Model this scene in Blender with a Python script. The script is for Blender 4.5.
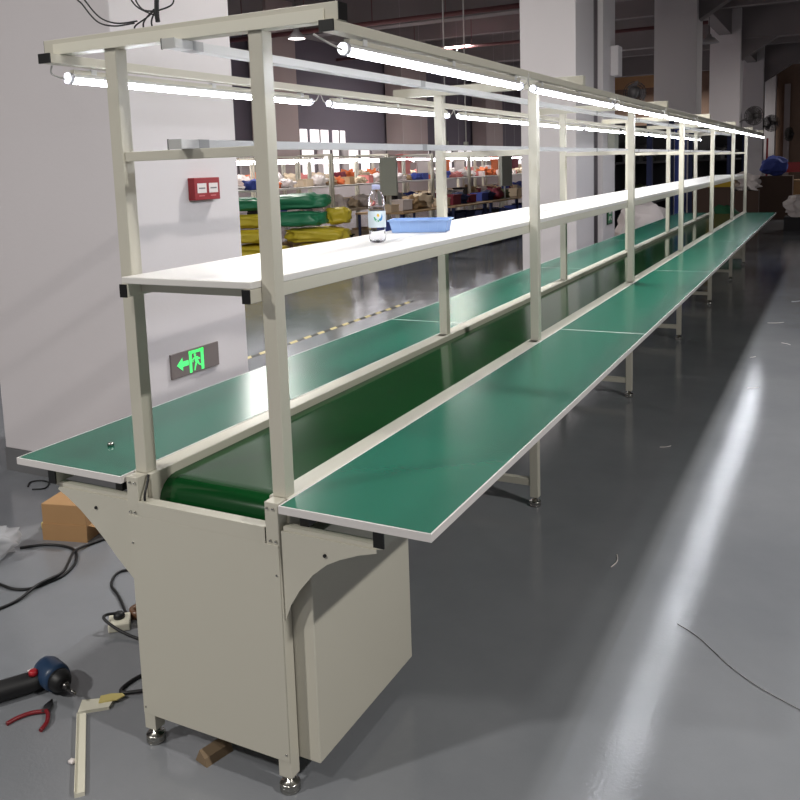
import bpy, bmesh, math, random
from mathutils import Vector, Matrix, noise
C = bpy.context.scene.collection
PI = math.pi
for o in list(bpy.data.objects): bpy.data.objects.remove(o, do_unlink=True)

# ---------------------------------------------------------------- camera
cam_d = bpy.data.cameras.new('camera'); cam = bpy.data.objects.new('camera', cam_d); C.objects.link(cam)
bpy.context.scene.camera = cam
F, YAW, PIT, ROL = 849.83, -27.3551, -7.6722, -1.8482
cam_d.sensor_width = 36; cam_d.lens = F/800*36; cam_d.shift_y = -117.975/800
cam_d.clip_start = .05; cam_d.clip_end = 200
yw, pt, rl = map(math.radians, (YAW, PIT, ROL))
fw = Vector((math.sin(yw)*math.cos(pt), math.cos(yw)*math.cos(pt), math.sin(pt)))
rt = Vector((math.cos(yw), -math.sin(yw), 0)); up = rt.cross(fw)
r2 = rt*math.cos(rl)+up*math.sin(rl); u2 = -rt*math.sin(rl)+up*math.cos(rl)
cam.matrix_world = Matrix(((r2.x, u2.x, -fw.x, 1.4737), (r2.y, u2.y, -fw.y, -1.6903), (r2.z, u2.z, -fw.z, 1.6213), (0, 0, 0, 1)))

# ---------------------------------------------------------------- light and exposure
vs = bpy.context.scene.view_settings
vs.view_transform = 'Standard'; vs.look = 'None'; vs.gamma = 1; vs.use_curve_mapping = False; vs.exposure = 0.0
world = bpy.data.worlds.new('world'); bpy.context.scene.world = world; world.use_nodes = True
wb = world.node_tree.nodes['Background']; wb.inputs[0].default_value = (.88, .84, .86, 1); wb.inputs[1].default_value = .13
TUBE_E, FAR_TUBE_E, WINDOW_E = 33.0, 14.0, 1.05
def area(name, loc, size, power, col=(1, .97, .92), aim=None):
    l = bpy.data.lights.new(name, 'AREA'); l.shape = 'DISK'; l.size = size; l.energy = power; l.color = col
    o = bpy.data.objects.new(name, l); C.objects.link(o); o.location = loc
    d = (Vector(aim) - Vector(loc)) if aim else Vector((0, 0, -1))
    o.rotation_euler = d.to_track_quat('-Z', 'Y').to_euler(); return o
area('hall_lamp_right', (5.6, -.4, 4.9), .3, 330)
area('hall_lamp_left', (-3.2, -4.4, 5.2), .4, 330)
area('fill_over_line', (-.12, 4.6, 5.3), .4, 250)  # added fill, brightens the aisle floor evenly; no lamp known here
area('hall_lamp_behind', (.6, -3.6, 5.3), .5, 70)
area('hall_lamp_mid', (-4.0, 5.6, 5.4), .5, 110)
area('hall_lamp_far_left', (-9.5, 13.0, 5.4), .9, 300)
area('hall_lamp_far_right', (3.0, 26.0, 5.4), .9, 260)
area('fill_workshop', (-9.5, 24.0, 5.4), .9, 380)  # added fill to keep the far workshop bright
area('fill_back', (-6.5, 43.0, 5.2), .9, 420)  # added fill for the tan band and back wall

# ---------------------------------------------------------------- materials
def srgb(r, g, b):
    f = lambda c: (c/255/12.92 if c/255 <= .04045 else ((c/255+.055)/1.055)**2.4)
    return (f(r), f(g), f(b), 1)
def mat(name, col, rough=.5, metal=0, bump=0, bscale=40, var=0, vscale=6, emit=0, ecol=None, trans=0, alpha=1, coat=0, spec=.5):
    m = bpy.data.materials.new(name); m.use_nodes = True; nt = m.node_tree; b = nt.nodes['Principled BSDF']
    c = srgb(*col); b.inputs['Base Color'].default_value = c
    b.inputs['Roughness'].default_value = rough; b.inputs['Metallic'].default_value = metal
    b.inputs['Specular IOR Level'].default_value = spec
    if coat: b.inputs['Coat Weight'].default_value = coat; b.inputs['Coat Roughness'].default_value = .05
    if trans: b.inputs['Transmission Weight'].default_value = trans
    if alpha < 1: b.inputs['Alpha'].default_value = alpha
    if emit:
        b.inputs['Emission Color'].default_value = srgb(*(ecol or col)); b.inputs['Emission Strength'].default_value = emit
    tc = nt.nodes.new('ShaderNodeTexCoord')
    if var:
        n = nt.nodes.new('ShaderNodeTexNoise'); n.inputs['Scale'].default_value = vscale; n.inputs['Detail'].default_value = 5
        nt.links.new(tc.outputs['Object'], n.inputs['Vector'])
        mx = nt.nodes.new('ShaderNodeMix'); mx.data_type = 'RGBA'; mx.inputs[6].default_value = tuple(x*(1-var) for x in c[:3])+(1,)
        mx.inputs[7].default_value = tuple(min(1, x*(1+var)) for x in c[:3])+(1,)
        nt.links.new(n.outputs[0], mx.inputs[0]); nt.links.new(mx.outputs[2], b.inputs['Base Color'])
    if bump:
        n2 = nt.nodes.new('ShaderNodeTexNoise'); n2.inputs['Scale'].default_value = bscale; n2.inputs['Detail'].default_value = 4
        nt.links.new(tc.outputs['Object'], n2.inputs['Vector'])
        bp = nt.nodes.new('ShaderNodeBump'); bp.inputs['Strength'].default_value = bump; bp.inputs['Distance'].default_value = .01
        nt.links.new(n2.outputs[0], bp.inputs['Height']); nt.links.new(bp.outputs[0], b.inputs['Normal'])
    return m
M = {}
M['beige'] = mat('beige_powder_coat', (203, 199, 185), .38, bump=.03, bscale=300)
M['beige_light'] = mat('pale_beige', (226, 223, 208), .35)
M['white_board'] = mat('white_laminate', (225, 222, 218), .35)
M['edge'] = mat('white_edge_band', (222, 218, 216), .45)
M['mat_green'] = mat('green_rubber_mat', (18, 100, 80), .26, spec=.65, var=.07, vscale=3, bump=.02, bscale=25)
M['belt'] = mat('green_pvc_belt', (14, 68, 30), .12, var=.06, vscale=2, bump=.02, bscale=5)
M['black'] = mat('black_plastic', (18, 17, 17), .4)
M['rubber'] = mat('black_rubber', (22, 22, 24), .5)
M['chrome'] = mat('zinc_plated_steel', (180, 178, 172), .25, metal=1)
M['alu'] = mat('white_aluminium_duct', (214, 214, 214), .35, metal=0)
M['joint'] = mat('grey_duct_joint', (165, 165, 166), .4)
M['tube'] = mat('tube_diffuser', (255, 255, 255), .4, emit=TUBE_E, ecol=(244, 247, 255))
M['far_tube'] = mat('far_tube_diffuser', (255, 255, 255), .4, emit=FAR_TUBE_E, ecol=(250, 248, 255))
M['clear'] = mat('clear_plastic', (250, 251, 255), .03, trans=1)
M['clear'].node_tree.nodes['Principled BSDF'].inputs['IOR'].default_value = 1.18
M['clear_cap'] = mat('translucent_end_cap', (230, 230, 235), .2, trans=.5)
M['wire_white'] = mat('white_wire', (205, 203, 200), .5)
M['paint'] = mat('white_wall_paint', (218, 212, 214), .75, var=.03, vscale=1.5, bump=.05, bscale=60)
M['skirt'] = mat('grey_skirting_paint', (112, 112, 114), .5, var=.1)
M['concrete'] = mat('dark_ceiling_concrete', (112, 104, 106), .9, var=.12, vscale=.8)
M['beam'] = mat('concrete_beam', (130, 123, 124), .85, var=.08, vscale=1)
M['dark_wall'] = mat('dark_upper_wall', (106, 99, 110), .8, var=.05, vscale=.5)
M['light_wall'] = mat('pale_lower_wall', (196, 186, 188), .8, var=.04)
M['brown_wall'] = mat('brown_back_wall', (150, 124, 108), .8, var=.06)
M['window'] = mat('lit_window_pane', (255, 250, 250), .3, emit=WINDOW_E, ecol=(255, 246, 248))
M['cardboard'] = mat('cardboard', (182, 142, 98), .8, var=.05, vscale=10)
M['dk_box'] = mat('dark_brown_cardboard', (84, 64, 54), .8, var=.08)
M['red'] = mat('red_paint', (150, 38, 44), .4)
M['sign_grey'] = mat('grey_sign_plate', (128, 118, 116), .4)
M['sign_green'] = mat('glowing_sign_green', (90, 235, 130), .4, emit=.75, ecol=(80, 235, 120))
M['dk_green'] = mat('dark_green_paint', (20, 60, 34), .5)
M['safe_green'] = mat('safety_green', (20, 120, 70), .5)
M['paper'] = mat('white_paper', (228, 220, 218), .7)
M['grey_text'] = mat('grey_print', (110, 105, 112), .6)
M['pink_text'] = mat('pale_red_print', (205, 120, 120), .6)
M['blue_bin'] = mat('blue_tray_plastic', (150, 182, 232), .35)
M['cap_lilac'] = mat('lilac_cap', (186, 190, 226), .4)
M['label_white'] = mat('bottle_label', (216, 230, 238), .4)
M['swirl_blue'] = mat('label_blue', (60, 140, 200), .4)
M['swirl_green'] = mat('label_green', (60, 170, 120), .4)
M['swirl_yellow'] = mat('label_yellow', (232, 190, 70), .4)
M['sack_green'] = mat('green_woven_sack', (44, 128, 90), .4, var=.15, vscale=4, bump=.25, bscale=9)
M['sack_yellow'] = mat('yellow_woven_sack', (206, 186, 56), .45, var=.15, vscale=4, bump=.25, bscale=9)
M['wood'] = mat('rough_wood', (132, 112, 88), .8, var=.15, vscale=12)
M['drill_blue'] = mat('blue_tool_shell', (38, 62, 92), .4)
M['red_plastic'] = mat('red_plastic', (172, 28, 40), .4)
M['plier_red'] = mat('dark_red_grip', (120, 26, 34), .4)
M['steel'] = mat('tool_steel', (120, 118, 116), .3, metal=1)
M['pvc_white'] = mat('off_white_pvc', (222, 218, 200), .5)
M['yellow_glue'] = mat('yellowish_tape', (206, 190, 120), .6)
M['plastic_bag'] = mat('thin_clear_bag', (225, 225, 228), .25, alpha=.45)
M['brown_tape'] = mat('brown_tape', (110, 78, 56), .35)
M['fan_dark'] = mat('dark_fan_metal', (66, 62, 62), .5)
M['lampshade'] = mat('grey_lamp_dome', (150, 146, 148), .5)
M['lamp_glow'] = mat('lamp_glow', (255, 250, 245), .4, emit=5.0)
M['pipe_red'] = mat('faded_red_pipe', (108, 66, 68), .6)
M['grey_dark'] = mat('grey_steel_panel', (168, 170, 160), .5)
M['duct_end'] = mat('pale_duct_end', (190, 190, 188), .4)
M['duct_edge'] = mat('dark_duct_rim', (60, 60, 60), .5)
M['tan_wall'] = mat('tan_wall_band', (206, 162, 120), .8)  # light on the wall top, put into the colour
M['pilaster'] = mat('pilaster_paint', (168, 152, 150), .8)
M['mesh_grey'] = mat('grey_pipe', (100, 92, 96), .5)
for nm, col in dict(white=(226, 216, 214), cream=(206, 186, 160), orange=(216, 112, 62), pink=(214, 132, 128), crimson=(120, 34, 52), blue=(62, 78, 158),
                    navy=(38, 46, 84), charcoal=(44, 42, 46), olive=(84, 92, 62), grey=(150, 146, 148), yellow=(206, 170, 52), green=(36, 92, 60), tan=(170, 140, 104)).items():
    M['c_'+nm] = mat(nm+'_goods', col, .75, bump=.2, bscale=14)
def floor_mat():
    m = mat('grey_epoxy_floor', (118, 121, 125), .2, spec=.36); nt = m.node_tree; b = nt.nodes['Principled BSDF']
    tc = nt.nodes.new('ShaderNodeTexCoord')
    n = nt.nodes.new('ShaderNodeTexNoise'); n.inputs['Scale'].default_value = .9; n.inputs['Detail'].default_value = 6; n.inputs['Roughness'].default_value = .6
    nt.links.new(tc.outputs['Object'], n.inputs['Vector'])
    cr = nt.nodes.new('ShaderNodeValToRGB'); cr.color_ramp.elements[0].position = .3; cr.color_ramp.elements[1].position = .72
    cr.color_ramp.elements[0].color = srgb(118, 121, 126); cr.color_ramp.elements[1].color = srgb(136, 138, 142)
    nt.links.new(n.outputs[0], cr.inputs[0]); nt.links.new(cr.outputs[0], b.inputs['Base Color'])
    r = nt.nodes.new('ShaderNodeMapRange'); r.inputs[3].default_value = .03; r.inputs[4].default_value = .16
    nt.links.new(n.outputs[0], r.inputs[0]); nt.links.new(r.outputs[0], b.inputs['Roughness'])
    n2 = nt.nodes.new('ShaderNodeTexNoise'); n2.inputs['Scale'].default_value = 90; n2.inputs['Detail'].default_value = 4
    nt.links.new(tc.outputs['Object'], n2.inputs['Vector'])
    bp = nt.nodes.new('ShaderNodeBump'); bp.inputs['Strength'].default_value = .05; bp.inputs['Distance'].default_value = .01
    nt.links.new(n2.outputs[0], bp.inputs['Height']); nt.links.new(bp.outputs[0], b.inputs['Normal'])
    return m
M['floor'] = floor_mat()
def hazard_mat():
    m = mat('hazard_tape_stripes', (200, 180, 120), .5); nt = m.node_tree; b = nt.nodes['Principled BSDF']
    tc = nt.nodes.new('ShaderNodeTexCoord'); w = nt.nodes.new('ShaderNodeTexWave'); w.wave_type = 'BANDS'; w.bands_direction = 'DIAGONAL'
    w.inputs['Scale'].default_value = 2.6
    nt.links.new(tc.outputs['Object'], w.inputs['Vector'])
    cr = nt.nodes.new('ShaderNodeValToRGB'); cr.color_ramp.interpolation = 'CONSTANT'; cr.color_ramp.elements[1].position = .5
    cr.color_ramp.elements[0].color = srgb(30, 28, 26); cr.color_ramp.elements[1].color = srgb(222, 206, 150)
    nt.links.new(w.outputs[0], cr.inputs[0]); nt.links.new(cr.outputs[0], b.inputs['Base Color']); return m
M['hazard'] = hazard_mat()

# ---------------------------------------------------------------- helpers
class MB:
    def __init__(s): s.bm = bmesh.new()
    def box(s, x0, x1, y0, y1, z0, z1, mi=0, rot=None):
        vs_ = [s.bm.verts.new((x, y, z)) for z in (z0, z1) for y in (y0, y1) for x in (x0, x1)]
        for f in ((0, 2, 3, 1), (4, 5, 7, 6), (0, 1, 5, 4), (2, 6, 7, 3), (0, 4, 6, 2), (1, 3, 7, 5)):
            fc = s.bm.faces.new([vs_[i] for i in f]); fc.material_index = mi
        if rot is not None: bmesh.ops.transform(s.bm, matrix=rot, verts=vs_)
        return s
    def cyl(s, p0, p1, r0, r1=None, n=16, mi=0, caps=True):
        p0, p1 = Vector(p0), Vector(p1); r1 = r0 if r1 is None else r1
        d = (p1-p0).normalized(); a = d.orthogonal().normalized(); b = d.cross(a)
        R = [[s.bm.verts.new(p+(a*math.cos(t*2*PI/n)+b*math.sin(t*2*PI/n))*r) for t in range(n)] for p, r in ((p0, r0), (p1, r1))]
        for i in range(n):
            f = s.bm.faces.new((R[0][i], R[0][(i+1) % n], R[1][(i+1) % n], R[1][i])); f.material_index = mi; f.smooth = True
        if caps:
            for q in (R[0][::-1], R[1]): s.bm.faces.new(q).material_index = mi
        return s
    def lathe(s, prof, n=24, o=(0, 0, 0), axis='z', mi=0):
        o = Vector(o); rings = []
        for r, h in prof:
            ring = []
            for t in range(n):
                a = t*2*PI/n; v = Vector((r*math.cos(a), r*math.sin(a), h))
                if axis == 'x': v = Vector((h, v.x, v.y))
                if axis == 'y': v = Vector((v.x, h, v.y))
                ring.append(s.bm.verts.new(o+v))
            rings.append(ring)
        for k in range(len(rings)-1):
            for i in range(n):
                f = s.bm.faces.new((rings[k][i], rings[k][(i+1) % n], rings[k+1][(i+1) % n], rings[k+1][i])); f.smooth = True; f.material_index = mi
        return s
    def tube(s, pts, r, n=8, mi=0, smooth_steps=6, closed=False):
        P = [Vector(p) for p in pts]
        if smooth_steps and len(P) > 2:   # Catmull-Rom
            Q = [P[0]]+P+[P[-1]]; out = []
            for i in range(1, len(Q)-2):
                for k in range(smooth_steps):
                    t = k/smooth_steps; a, b, c, d = Q[i-1:i+3]
                    out.append(.5*((2*b)+(c-a)*t+(2*a-5*b+4*c-d)*t*t+(3*b-a-3*c+d)*t**3))
            out.append(P[-1]); P = out
        rings = []; prev = None
        for i, p in enumerate(P):
            d = (P[min(i+1, len(P)-1)]-P[max(i-1, 0)]).normalized()
            a = (prev - d*prev.dot(d)).normalized() if prev is not None and (prev-d*prev.dot(d)).length > 1e-6 else d.orthogonal().normalized()
            prev = a; b = d.cross(a)
            rings.append([s.bm.verts.new(p+(a*math.cos(t*2*PI/n)+b*math.sin(t*2*PI/n))*r) for t in range(n)])
        for k in range(len(rings)-1):
            for i in range(n):
                f = s.bm.faces.new((rings[k][i], rings[k][(i+1) % n], rings[k+1][(i+1) % n], rings[k+1][i])); f.smooth = True; f.material_index = mi
        s.bm.faces.new(rings[0][::-1]).material_index = mi; s.bm.faces.new(rings[-1]).material_index = mi
        return s
    def prism(s, poly, a0, a1, plane='xz', mi=0):   # poly in the plane, extruded a0..a1 on the third axis
        def V(p, a): return {'xz': (p[0], a, p[1]), 'yz': (a, p[0], p[1]), 'xy': (p[0], p[1], a)}[plane]
        A = [s.bm.verts.new(V(p, a0)) for p in poly]; B = [s.bm.verts.new(V(p, a1)) for p in poly]; n = len(poly)
        s.bm.faces.new(A).material_index = mi; s.bm.faces.new(B[::-1]).material_index = mi
        for i in range(n): s.bm.faces.new((A[i], B[i], B[(i+1) % n], A[(i+1) % n])).material_index = mi
        return s
    def blob(s, c, dims, seed=0, amp=.12, e=.8, mi=0, freq=2.5, sub=3, flat=None):
        r = bmesh.ops.create_icosphere(s.bm, subdivisions=sub, radius=1)
        for v in r['verts']:
            p = v.co.normalized()
            q = Vector([math.copysign(abs(k)**e, k) for k in p])
            q *= 1+amp*noise.noise(p*freq+Vector((seed*3.7, seed*1.3, seed)))+amp*.4*noise.noise(p*freq*3+Vector((seed, 5, seed*2)))
            v.co = Vector((c[0]+q.x*dims[0]/2, c[1]+q.y*dims[1]/2, c[2]+q.z*dims[2]/2))
            if flat is not None: v.co.z = max(v.co.z, flat)
        for f in s.bm.faces:
            if f.verts[0] in r['verts']: f.smooth = True
        return s
    def xf(s, m): bmesh.ops.transform(s.bm, matrix=m, verts=s.bm.verts[:]); return s
    def build(s, name, mats, parent=None, bevel=0, loc=None, fix=True):
        if fix: bmesh.ops.recalc_face_normals(s.bm, faces=s.bm.faces[:])
        me = bpy.data.meshes.new(name); s.bm.to_mesh(me); s.bm.free()
        for m in (mats if isinstance(mats, (list, tuple)) else [mats]): me.materials.append(m)
        o = bpy.data.objects.new(name, me); C.objects.link(o)
        if parent: o.parent = parent
        if loc: o.location = loc
        if bevel:
            b = o.modifiers.new('bevel', 'BEVEL'); b.width = bevel; b.segments = 2; b.limit_method = 'ANGLE'
        return o
def tag(o, label=None, cat=None, group=None, kind=None):
    if label: o['label'] = label
    if cat: o['category'] = cat
    if group: o['group'] = group
    if kind: o['kind'] = kind
    return o
def empty(name, loc, rz=0, label=None, cat=None, group=None):
    o = bpy.data.objects.new(name, None); C.objects.link(o); o.location = loc; o.rotation_euler = (0, 0, rz); o.empty_display_size = .1
    return tag(o, label, cat, group)
def copy_tree(o, parent=None, depth=0):
    c = o.copy(); C.objects.link(c); c.parent = parent
    for ch in [k for k in bpy.data.objects if k.parent is o]: copy_tree(ch, c)
    return c
def struct(o): o['kind'] = 'structure'; return o
def B(x0, x1, y0, y1, z0, z1): return MB().box(x0, x1, y0, y1, z0, z1)

# ---------------------------------------------------------------- the hall
CEIL = 6.6
struct(B(-14, 13, -7, 47, -.1, 0).build('floor', M['floor']))
struct(B(-14, 13, -7, 47, CEIL, CEIL+.2).build('ceiling', M['concrete']))
# left wall: pale below, dark above, with a band of lit windows
struct(B(-14.25, -14, -7, 47, 0, 1.15).build('wall_left', M['light_wall']))
struct(B(-14.25, -14, -7, 47, 2.35, CEIL).build('wall_left_upper', M['dark_wall']))
wn = 0
yy = 3.0; random.seed(4)
WIN = [(11.5, 13.6), (14.2, 16.2), (16.6, 18.4), (20.7, 22.6), (22.9, 24.2), (24.6, 26.4), (29.8, 31.6), (32.0, 34.0), (34.4, 36.4), (38.8, 41), (41.4, 44)]
last = -7
for (a, b) in WIN:
    wn += 1
    top = 2.35
    m = MB().box(-14.2, -14.15, a, b, 1.15, top)
    p = m.build('window_%d' % wn, M['window']); struct(p)
    fr = MB()
    for q in (a, (a+b)/2, b-.06): fr.box(-14.14, -14.06, q, q+.06, 1.15, top)
    fr.box(-14.14, -14.06, a, b, 1.15, 1.2).box(-14.14, -14.06, a, b, top-.05, top)
    fr.build('window_frame', M['mesh_grey'], p)
    struct(B(-14.25, -14, last, a, 1.15, 2.35).build('trim_%d' % wn, M['light_wall'])); last = b
for y0, y1 in ((20.9, 21.9), (22.1, 23.2), (23.5, 24.3)):
    wn += 1; p = struct(B(-13.98, -13.95, y0, y1, 2.36, 2.95).build('window_%d' % wn, M['window']))
    B(-13.949, -13.93, (y0+y1)/2-.03, (y0+y1)/2+.03, 2.36, 2.95).build('window_frame', M['mesh_grey'], p)
struct(B(-14.25, -14, last, 47, 1.15, 2.35).build('trim_%d' % (wn+1), M['light_wall']))
struct(B(-14.25, 13, 46.8, 47, 0, CEIL).build('wall_back', M['brown_wall']))

def pillar(name, x0, x1, y0, y1, label, top=CEIL, group=None):
    p = MB().box(x0, x1, y0, y1, .13, top).build(name, M['paint'], bevel=.006)
    MB().box(x0-.004, x1+.004, y0-.004, y1+.004, 0, .13).build('skirting', M['skirt'], p)
    return tag(struct(p), label, 'pillar', group)
pillar('wall_pillar', -2.655, -1.627, 1.391, 2.300, 'broad white square pillar with a green exit sign, nearest the conveyor end')
pillar('wall_pillar', -2.39, -1.63, 9.5, 10.42, 'white square pillar beyond the second conveyor post, with a dark conduit beside it')
pillar('wall_pillar', -2.39, -1.63, 10.95, 11.7, 'pale pillar just behind the second one, carrying a small green sign')
pillar('wall_pillar', -2.62, -1.63, 20.05, 20.95, 'grey square pillar beyond the middle of the line')
pillar('wall_pillar', -2.62, -1.63, 30.0, 30.95, 'grey pillar farther along the row with a wall fan on its corner')
pillar('wall_pillar', -2.62, -1.63, 40.0, 40.95, 'farthest pillar of the row before the brown back wall')
for y0, w in ((18.9, 1.4), (27.3, 2.2), (35.9, 2.2)):
    struct(B(-13.9, -13.2, y0, y0+w, 0, CEIL).build('wall_pilaster', M['pilaster']))
pillar('wall_pillar', -2.35, -1.45, 45.2, 46.1, 'pillar standing right against the brown back wall', 5.59)
struct(B(-1.12, -.85, 46.5, 46.79, 0, 5.2).build('wall_pilaster', M['light_wall']))
struct(B(-12, -5.5, 46.3, 46.79, 5.5, 6.3).build('wall_back_band', M['tan_wall']))  # lit top of the back wall, its glow painted as a tan band
# conduits between the double pillars
for k, (x, y) in enumerate(((-1.71, 10.58), (-1.71, 10.75))):
    tag(MB().cyl((x, y, 0), (x, y, 5.58), .05, n=12).build('conduit', M['mesh_grey']), 'dark vertical conduit in the gap between the double pillars', 'pipe', 'conduits between the double pillars')
# beams
for i, y in enumerate((1.85, 10.6, 20.5, 30.5, 40.5)):
    struct(B(-14, 13, y-.25, y+.25, 5.6, CEIL).build('beam_cross', M['beam']))
for x in (-13.5, -2.13, 9.0):
    struct(B(x-.2, x+.2, -7, 46.8, 5.75, CEIL-.01).build('beam_long', M['beam']))
for y in (20.5, 30.5, 40.5):
    m = MB(); m.prism([(-1.63, 5.6), (-.5, 5.6), (-1.63, 4.9)], y-.2, y+.2)
    struct(m.build('beam_haunch', M['beam']))
for k, y in enumerate((16, 26, 36)):
    struct(B(-14, 13, y-.12, y+.12, 6.0, CEIL-.01).build('beam_secondary', M['beam']))
# sprinkler pipes
for (p0, p1, r, lab) in (((-14, 17.5, 5.2), (-1.9, 17.5, 5.2), .06, 'faded red sprinkler pipe crossing under the dark ceiling, nearer one'),
                         ((-14, 24, 5.35), (-1.9, 24, 5.35), .05, 'faded red sprinkler pipe crossing under the dark ceiling, farther one')):
    g = empty('sprinkler_pipe', (0, p0[1], p0[2]), 0, lab, 'pipe')
    MB().cyl((p0[0], 0, 0), (p1[0], 0, 0), r, n=12).build('pipe', M['pipe_red'], g)
    for x in range(-13, -2, 2): MB().cyl((x, 0, r), (x, 0, CEIL-p0[2]), .012, n=6).build('hanger_rod', M['pipe_red'], g)

# ---------------------------------------------------------------- the assembly line
L, XP, S = 2.0578, .2338, .0403
YEND = 12.05; NP = 7
line = empty('assembly_line', (0, 0, 0), 0, 'long beige steel conveyor assembly line with green belt, green side tables and overhead tube lights', 'assembly line')
def part(mb, name, m, parent=line, bevel=0, **k): return mb.build(name, m, parent, bevel, **k)
# side rails and belt
for s_ in (-1, 1):
    a, b = sorted((s_*.2, s_*.262))
    m = MB().box(a, b, .002, YEND, .69, .80)
    part(m, 'side_rail', M['beige'], bevel=.003)
m = MB(); prof = []
R_ = .072; zc = .774-R_; yf = .098; yb_ = YEND-.1
for k in range(13): t = PI/2+PI*k/12; prof.append((yf+R_*math.cos(t), zc+R_*math.sin(t)))
for k in range(13): t = -PI/2+PI*k/12; prof.append((yb_+R_*math.cos(t), zc+R_*math.sin(t)))
m.prism(prof, -.1992, .1992, 'yz')
belt = part(m, 'conveyor_belt', M['belt'])
for f in belt.data.polygons: f.use_smooth = len(f.vertices) == 4
belt.data.set_sharp_from_angle(angle=.6) if hasattr(belt.data, 'set_sharp_from_angle') else None
for y in (yf, yb_): part(MB().cyl((-.199, y, zc), (.199, y, zc), .02, n=12), 'roller_shaft', M['chrome'])
# legs, posts, beams
def leg(x):
    l = MB().box(x-S/2, x+S/2, -.038, 0, .045, .80).build('leg', M['beige'], line, .002)
    f = MB().lathe([(0, 0), (.026, 0), (.0275, .003), (.0275, .009), (.025, .012), (.0275, .015), (.0275, .022), (.024, .026), (.010, .027), (.009, .05), (0, .05)], 20, (x, -.019, 0)).build('leveling_foot', M['chrome'], l)
    return l
def post(x):
    p = MB().box(x-S/2, x+S/2, .0, S, .80, 1.953).build('post', M['beige'], line, .002)
    return p
LEGS = [leg(-XP), leg(XP)]; POSTS = [post(-XP), post(XP)]
beam = part(MB().box(-.468, .468, -.006, .034, 1.953, 1.994), 'cross_beam', M['beige'], bevel=.002)
mid = part(MB().box(-XP+S/2, XP-S/2, .006, .034, 1.660, 1.685), 'mid_bar', M['beige'], bevel=.0015)
st = part(MB().box(-XP+S/2, XP-S/2, -.034, -.006, .10, .135), 'leg_stretcher', M['beige'], bevel=.0015)
shelf_x = part(MB().box(-.19, .19, .006, .03, 1.312, 1.338), 'shelf_bar', M['beige'], bevel=.0015)
arm = part(MB().box(-.545, -.262, -.0285, -.004, .7275, .739), 'table_arm', M['beige'])
arm2 = part(MB().box(.262, .545, -.0285, -.004, .7275, .739), 'table_arm', M['beige'])
for k in range(1, NP):
    for o in LEGS+POSTS+[beam, mid, st, shelf_x, arm, arm2]:
        if k == NP-1 and o in LEGS+[st, arm, arm2]: dy = YEND-.02-0
        else: dy = L*k
        if o in POSTS+[beam, mid, shelf_x] and k == NP-1: dy = YEND-.05
        c = o.copy(); C.objects.link(c); c.location.y += dy
        for ch in [q for q in bpy.data.objects if q.parent is o]:
            d = ch.copy(); C.objects.link(d); d.parent = c
# paler front strip on the end beam, beam end caps
part(MB().box(-.43, .432, -.0095, -.0062, 1.9535, 1.981), 'beam_front_strip', M['beige_light'])
for x in (-.469, .468): part(MB().box(x, x+.002, -.005, .033, 1.954, 1.993), 'beam_end_cap', M['black'])
# light rails
for a, b, yr in ((-.442, -.402, -.045), (.430, .466, -.022)):
    part(MB().box(a, b, yr, YEND, 1.928, 1.9525), 'light_rail', M['beige'], bevel=.0015)
    part(MB().box(a-.001, b+.001, yr-.005, yr-.0001, 1.927, 1.9525), 'rail_end_cap', M['black'])
# wire ducts
for z0, z1, nm in ((1.93, 1.9525, 'upper_wire_duct'), (1.6855, 1.708, 'middle_wire_duct')):
    d = part(MB().box(-.02, .02, -.035, YEND, z0, z1), nm, M['alu'], bevel=.0015)
    for y in [0.03]+[1.35*k for k in range(1, 9)]: MB().box(-.0204, .0204, y, y+.04, z0-.0005, z1+.0005).build('duct_joint', M['joint'], d)
    MB().box(-.021, .021, -.038, -.0352, z0-.001, z1+.001).build('duct_end', M['duct_end'], d)
    MB().box(-.0225, -.0205, -.039, -.034, z0-.002, z1+.002).build('duct_rim', M['duct_edge'], d)
# shelf
part(MB().box(-.2125, .2125, -.04, YEND-.02, 1.339, 1.357), 'shelf_board', M['white_board'], bevel=.002)
for s_ in (-1, 1):
    a, b = sorted((s_*.19, s_*.2125))
    part(MB().box(a, b, -.045, YEND-.02, 1.304, 1.3385), 'shelf_rail', M['beige'], bevel=.0015)
    part(MB().box(a-.0005, b+.0005, -.049, -.0451, 1.3035, 1.3385), 'rail_end_cap', M['black'])
# tabletops
ys = [-.05+2.41*k for k in range(5)]+[11.78]
for s_ in (-1, 1):
    for k in range(5):
        a, b = sorted((s_*.264, s_*.683)); y0, y1 = ys[k]+.0015, ys[k+1]-.0015
        t = MB().box(a+.004, b-.004, y0+.004, y1-.004, .78, .8005).build('tabletop', M['mat_green'], line, .001)
        e = MB().box(a, b, y0, y0+.004, .78, .8).box(a, b, y1-.004, y1, .78, .8).box(a, a+.004, y0+.004, y1-.004, .78, .8).box(b-.004, b, y0+.004, y1-.004, .78, .8)
        e.build('edge_band', M['edge'], t)
    a, b = sorted((s_*.53, s_*.556))
    part(MB().box(a, b, -.04, YEND-.02, .74, .7795), 'table_rail', M['beige'], bevel=.001)
    part(MB().box(a-.001, b+.001, -.045, -.0401, .739, .7795), 'rail_end_cap', M['black'])
    a, b = sorted((s_*.30, s_*.326))
    part(MB().box(a, b, -.01, YEND-.02, .74, .7795), 'table_rail', M['black'])
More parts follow.
